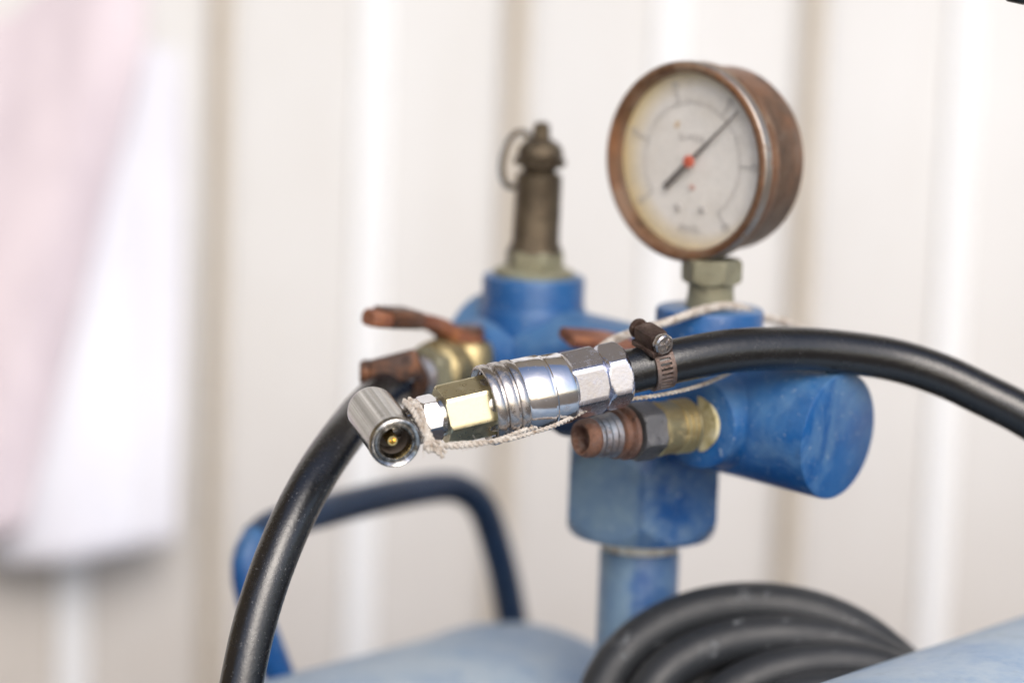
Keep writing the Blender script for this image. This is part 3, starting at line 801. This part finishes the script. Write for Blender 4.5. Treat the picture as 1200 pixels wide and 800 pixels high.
# ---------------------------------------------------------------- coil of hose lying between the tanks
coil = empty('coiled_hose', P(870, 800, .87), 'coil of dusty black hose lying between the two blue tanks', 'hose coil')
loops = [(884, 844, 192, 130, 130, .899, 4), (920, 848, 164, 101, 98, .889, 1), (955, 853, 136, 70, 76, .880, 6), (990, 858, 104, 42, 56, .871, 0), (900, 848, 176, 112, 110, .911, 7), (938, 852, 150, 84, 60, .901, -3), (972, 858, 120, 56, 60, .891, 3)]
for (cx, cy, A_, B_, B2, d_, rot_) in loops:
    pts = []
    c = P(cx, cy, d_); s_ = S * d_
    for i in range(73):
        a = 2 * math.pi * i / 72
        x = A_ * math.cos(a); y = B_ * math.sin(a) * 1.0
        rr = R(rot_); x, y = x * math.cos(rr) - y * math.sin(rr), x * math.sin(rr) + y * math.cos(rr)
        wob = 1 + .018 * math.sin(2 * a + cx) + .012 * math.sin(3 * a + cy)
        pts.append(c + RT * x * s_ * wob + UP * y * s_ * wob + fwd * math.sin(a) * 0.010)
    mb = MB(); tube(mb, pts, .0073, 24, cap=False); mb.build('hose_loop', RUBBER_COIL, coil)

# ---------------------------------------------------------------- string
st = empty('string', P(515, 520, .812), 'frayed beige string knotted round the chuck stem and led back over the manifold', 'string')
def cord(mb, pts, r=.00041, tw=.0030, step=.0007, strands=2):
    path = spline(pts, step); fr = frames(path); ln_ = 0
    outs = [[] for _ in range(strands)]
    for i, (p, t_, u, v) in enumerate(fr):
        if i: ln_ += (p - fr[i - 1][0]).length
        for s_ in range(strands):
            a = 2 * math.pi * (ln_ / tw + s_ / strands)
            outs[s_].append(p + (u * math.cos(a) + v * math.sin(a)) * r * .85)
    for pth in outs: tube(mb, pth, r, 8)
mb = MB()
cord(mb, [P(*z) for z in ((505, 524, .8085), (530, 520, .8105), (560, 518, .8125), (590, 516, .8145), (620, 508, .818), (648, 499, .822), (672, 488, .828), (700, 474, .834), (730, 468.5, .838), (765, 464, .842), (805, 456, .848), (835, 446, .856), (862, 432, .866), (880, 415, .875))])
mb.build('lower_strand', STRING, st)
mb = MB()
cord(mb, [P(*z) for z in ((506, 521, .8088), (532, 523, .8100), (556, 521, .8120), (585, 515, .815), (612, 505, .820), (640, 496, .826))], r=.0005)
mb.build('doubled_strand', STRING, st)
mb = MB()
cord(mb, [P(*z) for z in ((690, 420, .862), (714, 401, .866), (745, 388, .869), (783, 377, .874), (820, 364, .880), (845, 359, .886), (868, 361, .893), (893, 371, .900), (920, 378, .908), (950, 392, .915))], r=.00085)
mb.build('upper_strand', STRING, st)
mb = MB()
for j, off in enumerate((484, 489)):
    pts = []
    for i in range(33):
        a = 2 * math.pi * i / 32
        pts.append(apt(off + 2.0 * math.sin(a + j)) + (fu * math.cos(a) + fv * math.sin(a)) * (.0056 + .0002 * j))
    cord(mb, pts, r=.00050)
cord(mb, [P(*z) for z in ((474, 470, .8140), (482, 478, .8095), (490, 492, .8075), (498, 508, .8075), (503, 522, .8085))], r=.0006)
cord(mb, [P(*z) for z in ((480, 468, .8150), (489, 477, .8105), (496, 492, .8085), (502, 507, .8082), (508, 521, .8085))], r=.0006)
mb.build('wrap', STRING, st)
mb = MB()
kc = P(508, 523, .8075)
for j in range(4):
    pts = []
    ax_ = Vector((random.uniform(-1, 1), random.uniform(-1, 1), random.uniform(-1, 1))).normalized()
    _, u, v = basis(ax_)
    for i in range(21):
        a = 2 * math.pi * i / 20; pts.append(kc + RT * (j - 1.5) * .0008 + (u * math.cos(a) + v * math.sin(a)) * .0013)
    cord(mb, pts, r=.0005)
mb.build('knot', STRING, st)
mb = MB()
for (ex, ey) in ((519, 536), (514, 533), (497, 522), (523, 530)):
    cord(mb, [kc, P((508 + ex) / 2 + 1, (523 + ey) / 2 - 1, .8065), P(ex, ey, .8060)], r=.0004)
for j in range(26):
    p0 = P(random.uniform(494, 560), random.uniform(515, 527), .8075)
    d_ = (RT * random.uniform(-1, 1) + UP * random.uniform(-1, .6) - fwd * random.uniform(0, .6)).normalized()
    tube(mb, [p0, p0 + d_ * .0012 + UP * .0002, p0 + d_ * .0022 + UP * random.uniform(-.0006, .0006)], .00005, 4)
mb.build('frayed_end', STRING, st)

# ---------------------------------------------------------------- cloth hanging at the left
ct = empty('hanging_cloth', P(100, 640, 1.26), 'pink and white cloth hanging in soft folds against the sheet metal wall', 'cloth')
def cloth(name, mat, left, right, bottom, d, amp, fr_, ph):
    mb = MB(); nx, nz = 60, 40; vs_, fs = [], []
    for j in range(nz + 1):
        f = j / nz; py = -260 + (bottom + 260) * f
        for i in range(nx + 1):
            e = i / nx
            px = left(py) + (right(py) - left(py)) * e
            fold = math.sin(e * fr_ + ph + .8 * f) * amp * (.35 + .65 * f) + mn.noise(Vector((e * 5, f * 2.2, ph))) * amp * .8
            sag = 14 * math.sin(e * 3.1 + ph) * f
            vs_.append(P(px, py + sag * (1 if f > .9 else f), d + fold))
    for j in range(nz):
        for i in range(nx):
            a = j * (nx + 1) + i; fs.append((a, a + 1, a + nx + 2, a + nx + 1))
    mb.add(vs_, fs); o = mb.build(name, mat, ct, sharp=180)
    so = o.modifiers.new('thickness', 'SOLIDIFY'); so.thickness = .0012
cloth('white_panel', CLOTH_W, lambda y: -10 + 0 * y, lambda y: 210 + 5 * math.sin(y / 160), 648, 1.338, .004, 7.0, 1.0)
cloth('pink_panel', CLOTH_P, lambda y: -160, lambda y: 172 - max(0, y) * .05 - (max(0, y - 60) ** 1.0) * .20, 628, 1.326, .004, 13, .4)

# black hose loop just dipping into the top right corner
hl = empty('hanging_hose', P(1200, -6, .83), 'end of a black ribbed hose loop dipping into the top right corner', 'hose')
mb = MB(); tube(mb, spline([P(*z) for z in ((1170, -150, .835), (1172, -70, .83), (1182, -24, .828), (1200, -14, .828), (1222, -24, .828), (1235, -70, .83), (1240, -150, .835))], .002), .0050, 24); mb.build('hose', RUBBER, hl)

# added above the view: dark boards that darken the reflections in the metal
rf = empty('added_dark_boards', (0, wy, 0.9), 'added dark boards above the view, there to be mirrored in the metal', 'wall')
for i in range(9):
    mb = MB(); box(mb, Vector((0, wy - .045 - .004 * (i % 2), 0.96 + .152 * i)), Vector((3.2, 0, 0)), Vector((0, .012, 0)), Vector((0, 0, .074))); mb.build('added_board', REFLECTION_BOARD, rf, smooth=False)

sw = empty('bounce_boards', (-0.80, wy, 0), 'added brown boards beyond the left edge that bounce warm light', 'wall')  # added out of view for warm bounce light on the wall
for i in range(8):
    mb = MB(); box(mb, Vector((-0.80, wy - .06 - .15 * i, .80)), Vector((.012, 0, 0)), Vector((0, .073, 0)), Vector((0, 0, .78))); mb.build('added_board', BOUNCE_BOARD, sw, smooth=False)
